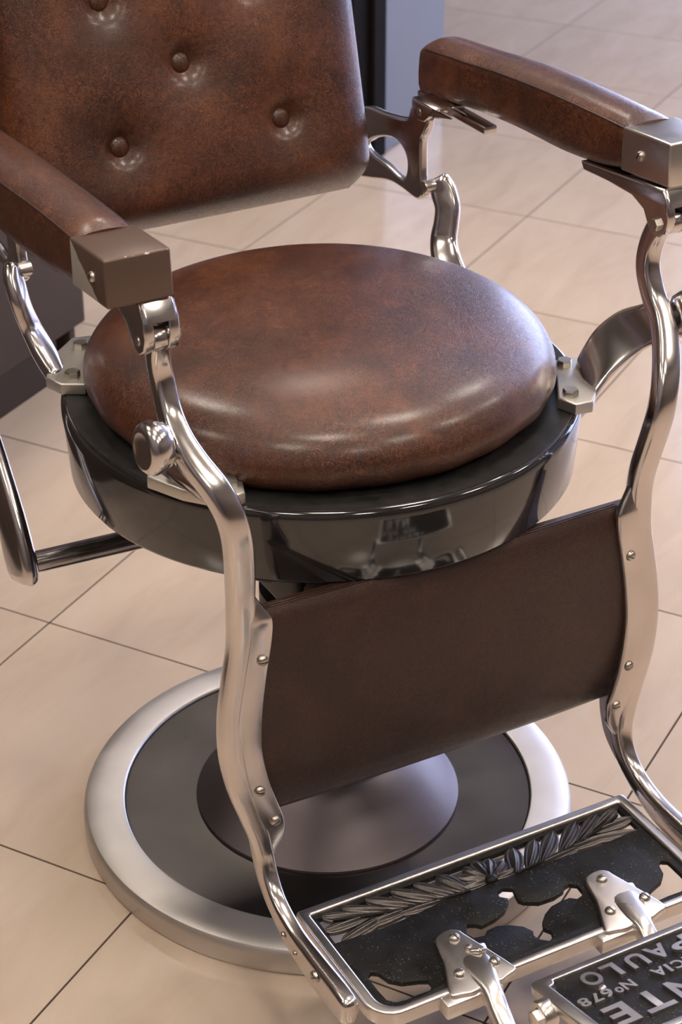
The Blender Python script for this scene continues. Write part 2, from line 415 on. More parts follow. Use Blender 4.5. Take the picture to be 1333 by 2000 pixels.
# ---- seat drum
DC = (.0015, -.0035)
MB().lathe([(.0, .506), (.270, .506), (.2775, .5075), (.2795, .511), (.2825, .56), (.2845, .580), (.2845, .585), (.2825, .5895), (.279, .592), (.272, .5915), (.255, .5895), (.0, .5895)], 160, c=DC).build('seat_drum', M_BLACK, CH, 50)
MB().lathe([(.236, .5890), (.2785, .5905), (.2775, .5930), (.268, .5926), (.236, .5902)], 160, c=DC, close=True).build('drum_rim', plain('dusty_black_rim', (.022, .0205, .020), .38, 0, .5, 55), CH, 50)
# ---- seat cushion
def cushion():
    prof = [(.0, .5897), (.200, .5897), (.224, .5900), (.240, .5955), (.2515, .607), (.2555, .620), (.2540, .632), (.247, .645), (.236, .656), (.218, .665), (.19, .672), (.15, .678), (.10, .6815), (.05, .683), (.0, .6835)]
    prof = catmull(prof, 3)
    mb = MB(); n = 144; k = len(prof); vs = []; fs = []
    for i in range(n):
        t = 2*PI*i/n
        for r, z in prof:
            s = max(0, min(1, (r-.2)/.055)); low = max(0, min(1, (.64-z)/.04))
            rr = r*(1+.006*math.sin(9*t+1)*s*low*.6+.004*math.sin(23*t)*s*low)
            zz = z+.0012*math.sin(3*t+.6)*min(1, r/.2)
            vs.append((DC[0]+.0035+rr*math.cos(t), DC[1]-.004+rr*math.sin(t), max(zz, .5897)))
    for i in range(n):
        for j in range(k-1):
            a = i*k+j; b = ((i+1) % n)*k+j; fs.append((a, b, b+1, a+1))
    mb.add(vs, fs); return mb.build('seat_cushion', M_LEATHER, CH, 60)
cushion()

# ---- screws, bolts (shared meshes)
def screw_mesh(r, h, slot=True):
    mb = MB(); n = 20
    prof = [(1, 0), (1, .25), (.93, .55), (.75, .85), (.45, 1)]
    R = [[Vector((r*q*math.cos(2*PI*i/n), r*q*math.sin(2*PI*i/n), h*z)) for i in range(n)] for q, z in prof]
    mb.rings(R); me = mesh(mb.v, mb.f)
    if slot:
        cut = bpy.data.objects.new('a', me); COL.objects.link(cut)
        bx = MB().box((-r*1.2, -r*.13, h*.45), (r*1.2, r*.13, h*1.4)); b2 = bpy.data.objects.new('b', mesh(bx.v, bx.f)); COL.objects.link(b2)
        md = cut.modifiers.new('x', 'BOOLEAN'); md.object = b2; md.operation = 'DIFFERENCE'; md.solver = 'EXACT'
        me2 = bpy.data.meshes.new_from_object(cut.evaluated_get(bpy.context.evaluated_depsgraph_get()))
        bpy.data.objects.remove(cut); bpy.data.objects.remove(b2); me = me2
    me.materials.clear(); me.materials.append(M_SCREW); me.shade_smooth(); me.set_sharp_from_angle(angle=math.radians(35)); return me
SCREW = screw_mesh(.0056, .0042); SCREW_S = screw_mesh(.0050, .0040)
def hexb(r, h):
    mb = MB(); R = []
    for q, z in ((1, 0), (1, .78), (.9, 1)): R.append([Vector((r*q*math.cos(PI/3*i), r*q*math.sin(PI/3*i), h*z)) for i in range(6)])
    mb.rings(R); me = mesh(mb.v, mb.f); me.materials.append(M_STEEL); return me
HEX = hexb(.0088, .0075)
def place(name, me, parent, p, nrm, spin=0, scale=1):
    o = bpy.data.objects.new(name, me); COL.objects.link(o); o.parent = parent
    q = Vector(nrm).normalized().to_track_quat('Z', 'Y'); q = q @ Matrix.Rotation(spin, 4, 'Z').to_quaternion()
    o.rotation_mode = 'QUATERNION'; o.rotation_quaternion = q; o.location = p; o.scale = (scale,)*3
    return o

# ---- front legs (cast bars that carry arm, leg rest and footrest)
#       z: centre x, outer y, half width, half depth
BAR = [(.2200, .2790, .806, .0080, .0105), (.2070, .2790, .790, .0098, .0120), (.2000, .2770, .768, .0105, .0120), (.2015, .2745, .745, .0108, .0118), (.2140, .2746, .720, .0112, .0115),
       (.2330, .2735, .700, .0122, .0115), (.2520, .2665, .680, .0132, .0115), (.2695, .2560, .660, .0138, .0115), (.2790, .2485, .640, .0140, .0112), (.2820, .2435, .620, .0143, .0110),
       (.2805, .2400, .600, .0145, .0108), (.2770, .2375, .580, .0145, .0105), (.2730, .2355, .560, .0145, .0105), (.2700, .2345, .540, .0142, .0100), (.2690, .2345, .520, .0140, .0098),
       (.2700, .2370, .480, .0135, .0095), (.2715, .2445, .440, .0135, .0095), (.2730, .2510, .400, .0135, .0095), (.2755, .2525, .360, .0135, .0095), (.2785, .2475, .320, .0130, .0095),
       (.2800, .2370, .280, .0120, .0100), (.2820, .2290, .250, .0110, .0105), (.2840, .2255, .225, .0105, .0115), (.2950, .2250, .200, .0098, .0120), (.3180, .2255, .181, .0092, .0122),
       (.3560, .2255, .1670, .0095, .0150), (.4000, .2250, .1630, .0105, .0175), (.4480, .2248, .1640, .0110, .0180), (.4680, .2248, .1640, .0105, .0165)]
FLG = [(.2690, .2200, .545, .2260), (.2705, .2170, .528, .2170), (.2735, .2120, .512, .2070), (.2750, .2120, .502, .2035), (.2760, .2140, .480, .2055), (.2770, .2225, .440, .2130), (.2785, .230, .400, .2190), (.280, .232, .360, .2215),
       (.2830, .228, .320, .2165), (.2850, .220, .290, .2085), (.2860, .212, .265, .2015), (.2850, .212, .245, .2020), (.2850, .216, .225, .2120)]
def leg():
    mb = MB(); sweep(mb, [(x, -y, z, a, b) for x, y, z, a, b in BAR], 5, 28, 3.3, .8)
    # inner flange carrying the leg rest panel
    R = []
    for x, y, z, yi in catmull(FLG, 4):
        yo = y+.016; t = .0042
        ring = []
        for (yy, dx) in ((yo, t), (yi+.0025, t), (yi+.0008, t*.75), (yi, t*.2), (yi, -t*.5), (yi+.001, -t), (yo, -t)): ring.append(Vector((x+dx, -yy, z)))
        R.append(ring)
    mb.rings(R)
    web = catmull([(.283, .275, .262), (.281, .262, .248), (.281, .250, .250), (.283, .232, .254), (.288, .212, .263), (.298, .196, .280), (.315, .182, .305)], 4)
    mb.rings([[Vector((x1, -.2245, z)), Vector((x1, -.2170, z)), Vector((x0, -.2170, z)), Vector((x0-.001, -.2195, z)), Vector((x0, -.2225, z))] for x1, z, x0 in web])
    return mb.build('front_leg', M_ALU, CH, 45)
legL = leg(); legR = both(legL)
def flg_x(z):
    F = catmull(FLG, 6)
    for a, b in zip(F, F[1:]):
        if b[2] <= z <= a[2]: return a[0]+(b[0]-a[0])*(a[2]-z)/max(1e-6, a[2]-b[2])
    return .285
for (px, py), lg, sgn in (((513, 1290), legL, -1), ((508, 1545), legL, -1), ((538, 1602), legL, -1), ((1232, 1085), legR, 1), ((1228, 1300), legR, 1), ((1203, 1377), legR, 1)):
    p = at(px, py, X=.285); X = flg_x(p.z)+.0036; p = at(px, py, X=X)
    place('screw', SCREW, lg, p, (1, 0, -.12), random.uniform(-.6, 1.2), 1.05)
# foot screws and pin holes
for px, py, sc_ in ((617, 1907, 1.15), (577, 1862, .6), (554, 1826, .7)):
    p = at(px, py, Y=-.2352); place('screw' if sc_ > 1 else 'pin_hole', SCREW if sc_ > 1 else SCREW_S, legL, (p.x, -.2352, p.z), (0, -1, 0), .6, sc_)
    q = place('screw' if sc_ > 1 else 'pin_hole', SCREW if sc_ > 1 else SCREW_S, legR, (p.x, .2352, p.z), (0, 1, 0), .6, sc_)

# ---- leg rest panel (leather, curved)
def legrest():
    prof = [(.262, .5085), (.2665, .500), (.2705, .485), (.2735, .46), (.2750, .42), (.2755, .38), (.2755, .34), (.2740, .31), (.2700, .282), (.2620, .262), (.2500, .250)]
    back = [(x-.011 if i < 8 else x-.012, z+(-.001 if i < 8 else .010)) for i, (x, z) in enumerate(prof)]
    fr = catmull(prof, 4); bk = catmull(back, 4)
    mb = MB(); R = []
    nY = 30
    for i in range(nY+1):
        s = -1+2*i/nY; y = .2255*s
        crown = .006*(1-abs(s)**3)
        R.append([Vector((x+crown*.8, y, z)) for x, z in fr]+[Vector((x, y, z)) for x, z in bk[::-1]])
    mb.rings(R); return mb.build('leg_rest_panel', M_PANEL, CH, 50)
lr = legrest()
# two seam lines along its top edge
for dx, dz in ((-.0042, .0004), (-.0075, .0004)):
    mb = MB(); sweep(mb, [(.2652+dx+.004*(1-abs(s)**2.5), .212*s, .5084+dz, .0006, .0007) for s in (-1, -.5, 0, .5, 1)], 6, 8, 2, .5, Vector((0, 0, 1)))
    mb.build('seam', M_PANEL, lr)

# ---- footrest: frame, iron plate, leaves, hinges
FX0, FX1, FY, FZ = .3187, .4975, .2070, .1655
def rrect(x0, x1, y0, y1, rb, rf, n=8):
    pts = []
    for cx, cy, r, t0 in ((x1-rf, y1-rf, rf, 0), (x0+rb, y1-rb, rb, PI/2), (x0+rb, y0+rb, rb, PI), (x1-rf, y0+rf, rf, 1.5*PI)):
        for i in range(n+1): t = t0+PI/2*i/n; pts.append((cx+r*math.cos(t), cy+r*math.sin(t)))
    return pts
fr_o = rrect(FX0, FX1, -FY, FY, .005, .030); fr_i = rrect(FX0+.0115, FX1-.0095, -FY+.0125, FY-.0125, .002, .022)
fo = outline('footrest_frame', [fr_o, fr_i], M_ALU_WORN, CH, XY(FZ-.0095), .019, .0028, 3)
def plate_pts():
    rear = [(.0578, -.1940), (.0599, -.1645), (.061, -.1351), (.0600, -.1049), (.0564, -.070), (.0545, -.035), (.0560, 0), (.0545, .035), (.0555, .070), (.0575, .1049), (.060, .1351), (.0580, .1645), (.0555, .194)]
    rear = [(FX0+u, y) for u, y in rear]
    edge = [p for p in rrect(FX0+.010, FX1-.0085, -FY+.0115, FY-.0115, .002, .023) if p[0] > FX0+.07]
    up = sorted([p for p in edge if p[1] > 0], key=lambda p: (p[0]-p[1])); lo = sorted([p for p in edge if p[1] < 0], key=lambda p: (p[0]+p[1]))
    return rear+up+lo[::-1]
ZP = FZ-.0035
def uvp(px, py): p = at(px, py, Z=ZP); return (p.x, p.y)
H1 = [uvp(*p) for p in [(911, 1814), (914, 1805), (930, 1805), (942, 1808), (967, 1795), (986, 1780), (994, 1764), (993, 1754), (977, 1751), (972, 1742), (983, 1734), (1002, 1735), (1006, 1746), (1012, 1757), (1023, 1761), (1053, 1762), (1083, 1752), (1101, 1740), (1103, 1732), (1113, 1726), (1128, 1728), (1138, 1740), (1137, 1749), (1128, 1755), (1113, 1753), (1095, 1760), (1077, 1770), (1065, 1785), (1060, 1800), (1062, 1812), (1077, 1818), (1081, 1830), (1074, 1837), (1056, 1834), (1044, 1827), (1042, 1818), (1023, 1809), (993, 1806), (971, 1808), (952, 1817), (947, 1827), (926, 1831), (914, 1824)]]
H2 = [uvp(*p) for p in [(719, 1907), (725.5, 1898.5), (739, 1900), (759, 1914), (786, 1919), (820, 1915), (837, 1915), (845, 1924), (840, 1934), (817, 1942), (793, 1952.5), (773, 1956.6), (756, 1952.5), (739, 1934), (722, 1912)]]
H3 = [(x, -y) for x, y in H2]
ip = outline('foot_plate', [plate_pts(), H1, H2, H3], M_IRON, CH, XY(ZP-.003), .006, .0008, 1)
# rails that carry the ornament, along the back and sides
rail = MB().box((FX0+.0105, -FY+.012, ZP-.007), (FX0+.0165, FY-.012, ZP-.001))
rail.box((FX0+.0165, -FY+.012, ZP-.007), (FX0+.062, -FY+.0175, ZP-.001)).box((FX0+.0165, FY-.0175, ZP-.007), (FX0+.062, FY-.012, ZP-.001))
rail.build('ornament_rail', M_IRON, CH, 30, .0008, 1)
def leaf_mesh(length, width, ribs=3, curl=0.0, tip=.6):
    """pointed ribbed leaf lying on xy, root at origin, pointing +x"""
    mb = MB(); nu, nv = 12, 12; vs = []; fs = []
    for i in range(nu+1):
        u = i/nu
        wdt = width*(.62*((u+.02)**.6)*max(0, 1-(u*.985)**tip)**.6+.03)
        for j in range(nv+1):
            v = -1+2*j/nv
            z = .0036*(1-abs(v)**2.2)*math.sin(PI*(.12+.80*u))**.6*(.55+.45*math.cos(PI*ribs*v))
            vs.append((length*u, wdt*v+curl*length*u*u, z))
    k = nv+1; base = len(vs)
    for i in range(nu+1):
        for j in range(nv+1): x, y, z = vs[i*k+j]; vs.append((x, y, -.0032))
    for i in range(nu):
        for j in range(nv):
            a = i*k+j; fs.append((a, a+k, a+k+1, a+1)); b = base+a; fs.append((b, b+1, b+k+1, b+k))
    for j in range(nv): fs.append((j, j+1, base+j+1, base+j)); e = nu*k+j; fs.append((e+1, e, base+e, base+e+1))
    for i in range(nu): a = i*k; fs.append((a+k, a, base+a, base+a+k)); b = a+nv; fs.append((b, b+k, base+b+k, base+b))
    mb.add(vs, fs); me = mesh(mb.v, mb.f); me.materials.append(M_LEAF); me.shade_smooth(); me.set_sharp_from_angle(angle=math.radians(60)); return me
M_LEAF = metal('rubbed_iron_leaf', (.115, .103, .098), .30, .16, .06)
LEAF = leaf_mesh(1, 1, 2, .0, 2.6); LEAFC = leaf_mesh(1, 1, 2, .10, 3.2); LEAFD = leaf_mesh(1, 1, 2, -.10, 3.2); PETAL = leaf_mesh(.034, .0165, 2, 0, 6)
def leaf(name, me, u, y, deg, s=1, sy=1):
    o = bpy.data.objects.new(name, me); COL.objects.link(o); o.parent = ip
    o.location = (FX0+u, y, ZP-.0015); o.rotation_euler[2] = math.radians(deg); o.scale = (s, s*sy, 1); return o
# flower in the middle: half daisy with a button
for k in range(7): leaf('petal', PETAL, .050, .002, 180-84+28*k, (.95, 1.0, 1.0, 1.02, 1.0, 1.0, .95)[k])
fc = MB().lathe([(.0, -.002), (.0062, -.002), (.0062, .003), (.005, .0048), (.003, .0056), (.0, .0058)], 20).build('flower_button', M_IRON, ip); fc.location = (FX0+.0515, .002, ZP-.001); fc.scale = (1, 1.1, 1)
for s in (-1, 1):
    A_, B_ = (LEAFC, LEAFD) if s > 0 else (LEAFD, LEAFC)
    for u0, y0, u1, y1, wd, me in ((.056, .028, .019, .050, .024, A_), (.056, .044, .019, .078, .021, A_), (.053, .062, .017, .104, .021, A_), (.056, .050, .050, .112, .016, LEAF),
                                   (.048, .090, .016, .134, .021, A_), (.049, .094, .047, .152, .017, B_), (.042, .116, .016, .162, .019, A_), (.044, .118, .058, .184, .019, LEAF),
                                   (.036, .140, .017, .186, .018, A_), (.038, .140, .036, .193, .018, LEAF)):
        L_ = math.hypot(u1-u0, y1-y0); o = leaf('leaf', me, u0, s*y0+.002, math.degrees(math.atan2(s*(y1-y0), u1-u0)))
        o.scale = (L_, wd, 1.25)
    mb = MB(); sweep(mb, [(FX0+u, s*y+.002, ZP+.001, .0018, .0020) for u, y in ((.056, .03), (.053, .07), (.047, .11), (.037, .15), (.028, .178))], 5, 10, 2); mb.build('stem', M_IRON, ip)

# hinges carried on the footrest
HG = [(850.5, 1834), (860.6, 1822.6), (881, 1814), (898, 1816), (908, 1822.6), (955, 1852), (1000, 1881), (1009, 1892), (996, 1902), (979, 1914), (960, 1916), (945, 1925), (928, 1936), (905, 1941), (882.5, 1944), (876, 1926), (872, 1902), (867, 1878), (857, 1855)]
hz = FZ+.0035
hg = [(lambda p: (p.x, p.y))(at(*p, Z=hz)) for p in HG]
hinges = []
for dy, dx, scr in ((0, 0, [(888, 1832), (898, 1902), (967, 1878)]), (.1870, -.0035, [(1177, 1718), (1193, 1780), (1260, 1753)])):
    h = outline('footrest_hinge', [[(x+dx, y+dy) for x, y in hg]], M_ALU_WORN, CH, XY(hz-.0045), .009, .002, 3, True)
    hinges.append(h)
    yc = sum(p[1] for p in hg)/len(hg)+dy
    # front lug under the hinge plate and the arm that carries the name plate
    y_lug = (at(882, 1944, Z=hz).y+at(979, 1914, Z=hz).y)/2+dy
    mb = MB(); mb.box((.490+dx, y_lug-.036, FZ-.021), (.512+dx, y_lug+.030, hz-.005)); mb.build('hinge_lug', M_ALU_WORN, h, 30, .003, 2)
    y1 = at(958, 1918, Z=hz).y+dy
    mb = MB(); sweep(mb, [(.450+dx, y1+.008, hz-.0060, .020, .004), (.474+dx, y1+.004, hz-.0040, .017, .0055), (.496+dx, y1, hz-.0045, .0140, .008), (.516+dx, y1-.003, .1615, .0108, .010), (.538+dx, y1-.007, .1530, .0105, .010), (.565+dx, y1-.012, .150, .0100, .010), (.595+dx, y1-.016, .168, .0085, .009), (.617+dx, y1-.019, .205, .0085, .009), (.630+dx, y1-.020, .245, .009, .009)], 5, 18, 3.0)
    mb.build('plate_arm', M_ALU_WORN, h)
    for i, (px, py) in enumerate(scr):
        p = at(px, py, Z=hz); place('screw', SCREW, h, (p.x, p.y, hz-.0003), (0, 0, 1), random.uniform(0, 3), 1.08)
p = at(916, 1852, Z=hz); q = at(932, 1861, Z=hz)
mb = MB(); mb.cyl((p.x, p.y, hz-.002), (p.x, p.y, hz+.0035), .0035, n=12, bev=.001); mb.build('stop_pin', M_SCREW, hinges[0])
mb = MB(); sweep(mb, [(q.x-.004, q.y-.004, hz+.0005, .0025, .0025), (q.x, q.y+.002, hz+.002, .003, .003), (q.x, q.y+.009, hz+.0005, .0025, .0025)], 4, 10, 2); mb.build('stop_hook', M_SCREW, hinges[0])

# ---- name plate (tilted, raised lettering facing the sitter)
TILT = math.radians(14); Y0P = -.100; YR = .215
c0 = at(1034, 1923, Y=Y0P)
sdir = Vector((math.cos(TILT), 0, math.sin(TILT))); ndir = Vector((-math.sin(TILT), 0, math.cos(TILT)))
def plate_uv(px, py):
    r = ray(px, py); q = CL+r*((c0-CL).dot(ndir)/r.dot(ndir)); return (q-c0).dot(sdir), q.y
PM = Matrix((sdir, Vector((0, 1, 0)), ndir)).transposed().to_4x4(); PM.translation = Vector((c0.x, 0, c0.z))
DEP = .138
np_o = rrect(-.003, DEP, Y0P, YR, .009, .009, 5)
def notched(x0, x1, y0, y1, n):
    pts = []
    for cx, cy, t0 in ((x1, y1, 1.5*PI), (x0, y1, 0), (x0, y0, PI/2), (x1, y0, PI)):
        for i in range(5):
            t = t0-PI/2*i/4
            pts.append((cx+n*math.cos(t), cy+n*math.sin(t)))
    return pts
np_i = notched(.0062, DEP-.010, Y0P+.0145, YR-.0145, .008)
npf = outline('name_plate', [np_o, np_i], M_ALU_WORN, CH, PM @ Matrix.Translation((0, 0, -.0050)), .010, .0016, 2)
outline('plate_field', [rrect(.002, DEP-.004, Y0P+.006, YR-.006, .004, .004, 4)], M_IRON, npf, PM @ Matrix.Translation((0, 0, -.0060)), .0045, .0004, 1)
M_LETTER = metal('worn_letter_faces', (.66, .62, .60), .30, .12, .08)
def letter(ch, s0, s1, ya, yb):
    """raised letter filling s0..s1 (up = away from the sitter), y from ya (its left, larger) to yb"""
    cu = bpy.data.curves.new('t', 'FONT'); cu.body = ch; cu.size = 1; cu.offset = .028; cu.extrude = .05; cu.resolution_u = 5
    o = bpy.data.objects.new('t', cu); COL.objects.link(o)
    me = bpy.data.meshes.new_from_object(o.evaluated_get(bpy.context.evaluated_depsgraph_get()))
    bpy.data.objects.remove(o); bpy.data.curves.remove(cu)
    xs = [v.co.x for v in me.vertices]; ys = [v.co.y for v in me.vertices]; zs = [v.co.z for v in me.vertices]
    for v in me.vertices:
        fx = (v.co.x-min(xs))/(max(xs)-min(xs)); fy = (v.co.y-min(ys))/(max(ys)-min(ys)); fz = (v.co.z-min(zs))/(max(zs)-min(zs))
        v.co = PM @ Vector((s0+(s1-s0)*fy, ya+(yb-ya)*fx, -.0045+.0038*fz))
    me.materials.clear(); fix_normals(me)
    o = link('letter', me, M_LETTER, npf, 30)
    return o
def PX(px, py): return plate_uv(px, py)
Zt = lambda x, y: (940+x/3.392, 1780+y/3.392)
# (glyph, image x range given through two corner pixels: near edge / far edge of the glyph)
def row(chars, s0, s1):
    for ch, (pa, pb) in chars:
        ya = PX(*Zt(*pa))[1]; yb = PX(*Zt(*pb))[1]; letter(ch, s0, s1, ya, yb)
sP0 = PX(*Zt(880, 352))[0]; sP1 = PX(*Zt(940, 420))[0]
def shift(px_left, px_right):     # y extents at the row's back line
    return PX(*Zt(*px_right))[1], PX(*Zt(*px_left))[1]
rows = {
 'PAULO': dict(s=(.0150, .0395), glyphs=[('P', .0585, .0830), ('A', .0330, .0560), ('U', .0085, .0290), ('L', -.0190, -.0020), ('O', -.0440, -.0235)]),
 'NCIA': dict(s=(.0500, .0650), glyphs=[('N', .0545, .0690), ('C', .0400, .0520), ('I', .0330, .0365), ('A', .0170, .0310), ('N', -.0190, -.0060), ('o', -.0285, -.0205), ('6', -.0420, -.0310), ('7', -.0550, -.0440), ('8', -.0680, -.0570)]),
 'NTE': dict(s=(.0770, .1120), glyphs=[('N', .0130, .0420), ('T', -.0250, .0060), ('E', -.0590, -.0340)]),
}
KS = PX(1285, 1846)[1]
for rw in rows.values():
    for ch, y0, y1 in rw['glyphs']:
        k = (Y0P-(-.085))            # the tabulated y belong to a plate whose left edge is at -.085
        s0, s1 = rw['s']
        if ch == 'o': s0 = s0+.005
        letter(ch, s0*.975, s1*.975, (y1)*.975+k*.97, (y0)*.975+k*.97)
# little screw between letters and pivot knob on the plate's side
p = PM @ Vector((.0445, -.0345*.975-.0146, -.0035)); place('screw', SCREW_S, npf, p, ndir, .4, .9)
mb = MB(); kp = at(1058, 1983, Y=Y0P-.008)
mb.cyl((kp.x, Y0P+.004, kp.z), (kp.x, Y0P-.012, kp.z), .0145, n=28, bev=.003); mb.cyl((kp.x+.004, Y0P-.010, kp.z+.001), (kp.x+.004, Y0P-.020, kp.z+.001), .010, n=6, bev=.0015)
mb.build('pivot_knob', M_ALU_WORN, npf, 35)

# ---- seat flanges with bolts
def flange(name, pts, bolts):
    o = outline(name, [pts], M_FLANGE, CH, XY(.5995), .0140, .0025, 3)
    for i, (x, y) in enumerate(bolts): place('bolt', HEX, o, (x, y, .6060), (0, 0, 1), .3+i*.5)
    return o
BF = [(.1178, .2357), (.1806, .2014)]; BR = [(-.1150, .2480), (-.1780, .2130)]
def flg_pts(sx, s):
    p = [(.100, .228), (.108, .258), (.128, .266), (.168, .246), (.205, .214), (.202, .194), (.180, .186), (.138, .212)]
    return [(sx*x, s*y) for x, y in p]
for s in (-1, 1):
    # front bracket: flange + twisted band + knob outboard of the leg
    f = flange('front_bracket', flg_pts(1, s), [(x, s*y) for x, y in BF])
    mb = MB(); E1 = [(.128, .243, .600), (.130, .248, .622), (.137, .262, .652), (.152, .279, .675), (.178, .290, .692), (.212, .297, .714)]
    E2 = [(.186, .225, .594), (.184, .236, .604), (.186, .253, .622), (.195, .273, .643), (.214, .288, .662), (.246, .298, .682)]
    e1 = catmull(E1, 5); e2 = catmull(E2, 5); R = []
    for i in range(len(e1)):
        p0, p1 = Vector(e1[i]), Vector(e2[i]); q0 = Vector(e1[min(i+1, len(e1)-1)])+Vector(e2[min(i+1, len(e1)-1)])-Vector(e1[max(i-1, 0)])-Vector(e2[max(i-1, 0)])
        B = (p1-p0)/2; Nn = q0.cross(B).normalized()*.0062; c = (p0+p1)/2; ring = []
        for k in range(24):
            t = 2*PI*k/24; x, y = math.cos(t), math.sin(t)
            v = c+B*math.copysign(abs(x)**.55, x)+Nn*(math.copysign(abs(y)**.8, y)*(.55+.45*abs(x)**2)); ring.append(Vector((v.x, s*v.y, v.z)))
        R.append(ring)
    mb.rings(R)
    mb.build('band', M_ALU, f)
    mb = MB(); c = Vector((.238, s*.3035, .701))
    d = Vector((.12, s*.98, .05)).normalized()
    R = []; a = d.cross(Vector((0, 0, 1))).normalized(); b = d.cross(a); n = 36
    for h, r in ((-.016, .012), (-.0155, .0165), (-.0120, .0205), (-.004, .0232), (.002, .0238), (.007, .0222), (.010, .0192), (.0112, .0165), (.0108, .0150), (.0098, .0120), (.0090, .0060), (.0088, .001)):
        R.append([c+d*h+(a*math.cos(2*PI*i/n)*1.0+b*math.sin(2*PI*i/n)*1.12)*r for i in range(n)])
    mb.rings(R); mb.build('knob', M_ALU, f, 60)
    mb = MB(); mb.cyl((.236, s*.272, .700), (.236, s*.296, .700), .0085, n=20); mb.build('pivot_pin', M_DARK, f)
    # rear bracket: flange + upright arm to the back pivot
    f = flange('rear_bracket', [(x, s*y) for x, y in ((-.092, .243), (-.104, .266), (-.128, .274), (-.172, .252), (-.208, .212), (-.204, .190), (-.176, .186), (-.130, .214))], [(x, s*y) for x, y in BR])
    mb = MB(); sweep(mb, [(-.138, s*.259, .600, .012, .009), (-.154, s*.259, .607, .0150, .0095), (-.175, s*.260, .619, .0175, .0095), (-.189, s*.2645, .636, .0165, .0090), (-.193, s*.270, .655, .0155, .0088), (-.197, s*.2735, .674, .0155, .0088), (-.207, s*.2735, .690, .0160, .0088), (-.214, s*.2715, .700, .0145, .0085)], 6, 22, 3.0, .8, Vector((.79, s*.6, 0)))
    mb.build('upright_arm', M_ALU, f)
    mb = MB(); mb.cyl((-.216, s*.2500, .6965), (-.216, s*.276, .6965), .0080, n=20, bev=.0015); mb.build('pivot_pin', M_ALU_WORN, f)

# ---- back brackets
BB = [(-.3391, .762), (-.2919, .7677), (-.245, .7765), (-.236, .783), (-.230, .795), (-.216, .802), (-.201, .800), (-.192, .792), (-.1925, .782), (-.1990, .770), (-.2061, .7565), (-.2047, .7175), (-.1988, .703), (-.2, .692), (-.2101, .6845), (-.2251, .684), (-.2525, .6859), (-.284, .6839), (-.3331, .6708), (-.36, .668), (-.37, .70), (-.37, .745)]
HO = [(-.3335, .7189), (-.3168, .7288), (-.2851, .7401), (-.2601, .7421), (-.2413, .732), (-.2372, .7171), (-.2429, .7022), (-.2528, .6976), (-.2907, .7029), (-.3334, .7056), (-.345, .712)]
for s in (-1, 1):
    def out(lp):      # same pixels, lateral plane moved from .245 to .256
        r = []
        for x, z in lp:
            v = Vector((x, .245, z))-CL; q = CL+v*((.256-CL.y)/v.y); r.append((q.x, q.z))
        return r
    o = outline('back_bracket', [out(BB), out(HO)], M_ALU, CH, XZ(s*.256), .0125, .0042, 3, True)

# ---- backrest (leather, tilted 15 degrees, buttoned)
BT = math.radians(15); R0 = Vector((-.2990, 0, .7830)); bu = Vector((-math.sin(BT), 0, math.cos(BT))); bn = Vector((math.cos(BT), 0, math.sin(BT)))
BTN = [(0, -.103), (0, .103), (.082, -.014), (.163, -.101), (.163, .078), (.245, -.014), (.326, -.101), (.326, .078)]
def backrest():
    U0, U1, W, T = -.104, .46, .2285, .056
    nu, nv = 120, 96; vs = []; fs = []
    def surf(u, v):
        su = (u-(U0+U1)/2)/((U1-U0)/2); sv = v/W
        e = max(0, 1-abs(su)**14)**(1/2.4)*max(0, 1-abs(sv)**9)**(1/2.4)
        lo = max(0, min(1, (u-U0)/.045)); e *= (1-(1-lo)**2.6)**.5
        t = T*e + .006*(1-abs(sv)**2)
        dz = 0
        for bu_, bv in BTN:
            d2 = (u-bu_)**2+(v-bv)**2; d = math.sqrt(d2)
            dz += .0125*math.exp(-(d2/(.0165**2))**1.6)+.0085*math.exp(-d2/(.040**2))
        return t-dz*min(1, e*1.2)
    def cs(u): return 1-.11*(1-max(0, min(1, (u-U0)/.045)))**2.4
    def par(k, n):      # denser near the borders
        x = -1+2*k/n; return math.copysign(1-(1-abs(x))**1.5, x)
    us = [(U0+U1)/2+par(i, nu)*(U1-U0)/2 for i in range(nu+1)]; vv = [par(j, nv)*W for j in range(nv+1)]
    for u in us:
        for v in vv:
            ins = 0
            p = R0+bu*u+Vector((0, v*cs(u), 0))+bn*(surf(u, v)-T+.010); vs.append(p)
    k = nv+1; base = len(vs)
    for u in us:
        for v in vv: vs.append(R0+bu*u+Vector((0, v*.985*cs(u), 0))+bn*(-T+.004))
    for i in range(nu):
        for j in range(nv):
            a = i*k+j; fs.append((a, a+1, a+k+1, a+k)); b = base+a; fs.append((b, b+k, b+k+1, b+1))
    for j in range(nv): fs.append((j+1, j, base+j, base+j+1)); e = nu*k+j; fs.append((e, e+1, base+e+1, base+e))
    for i in range(nu): a = i*k; fs.append((a, a+k, base+a+k, base+a)); b = a+nv; fs.append((b+k, b, base+b, base+b+k))
    mb = MB(); mb.add(vs, fs); o = mb.build('backrest', M_LEATHER, CH, 80)
    prof = [(.0, .0), (.0118, -.003), (.0128, .0010), (.0124, .0042), (.0104, .0067), (.0066, .0082), (.0, .0088)]
    bm_ = MB().lathe(prof, 28); me = mesh(bm_.v, bm_.f); me.materials.append(M_LEATHER); me.shade_smooth()
    for u, v in BTN:
        place('button', me, o, R0+bu*u+Vector((0, v, 0))+bn*(surf(u, v)-T+.0095), bn)
    return o
backrest()

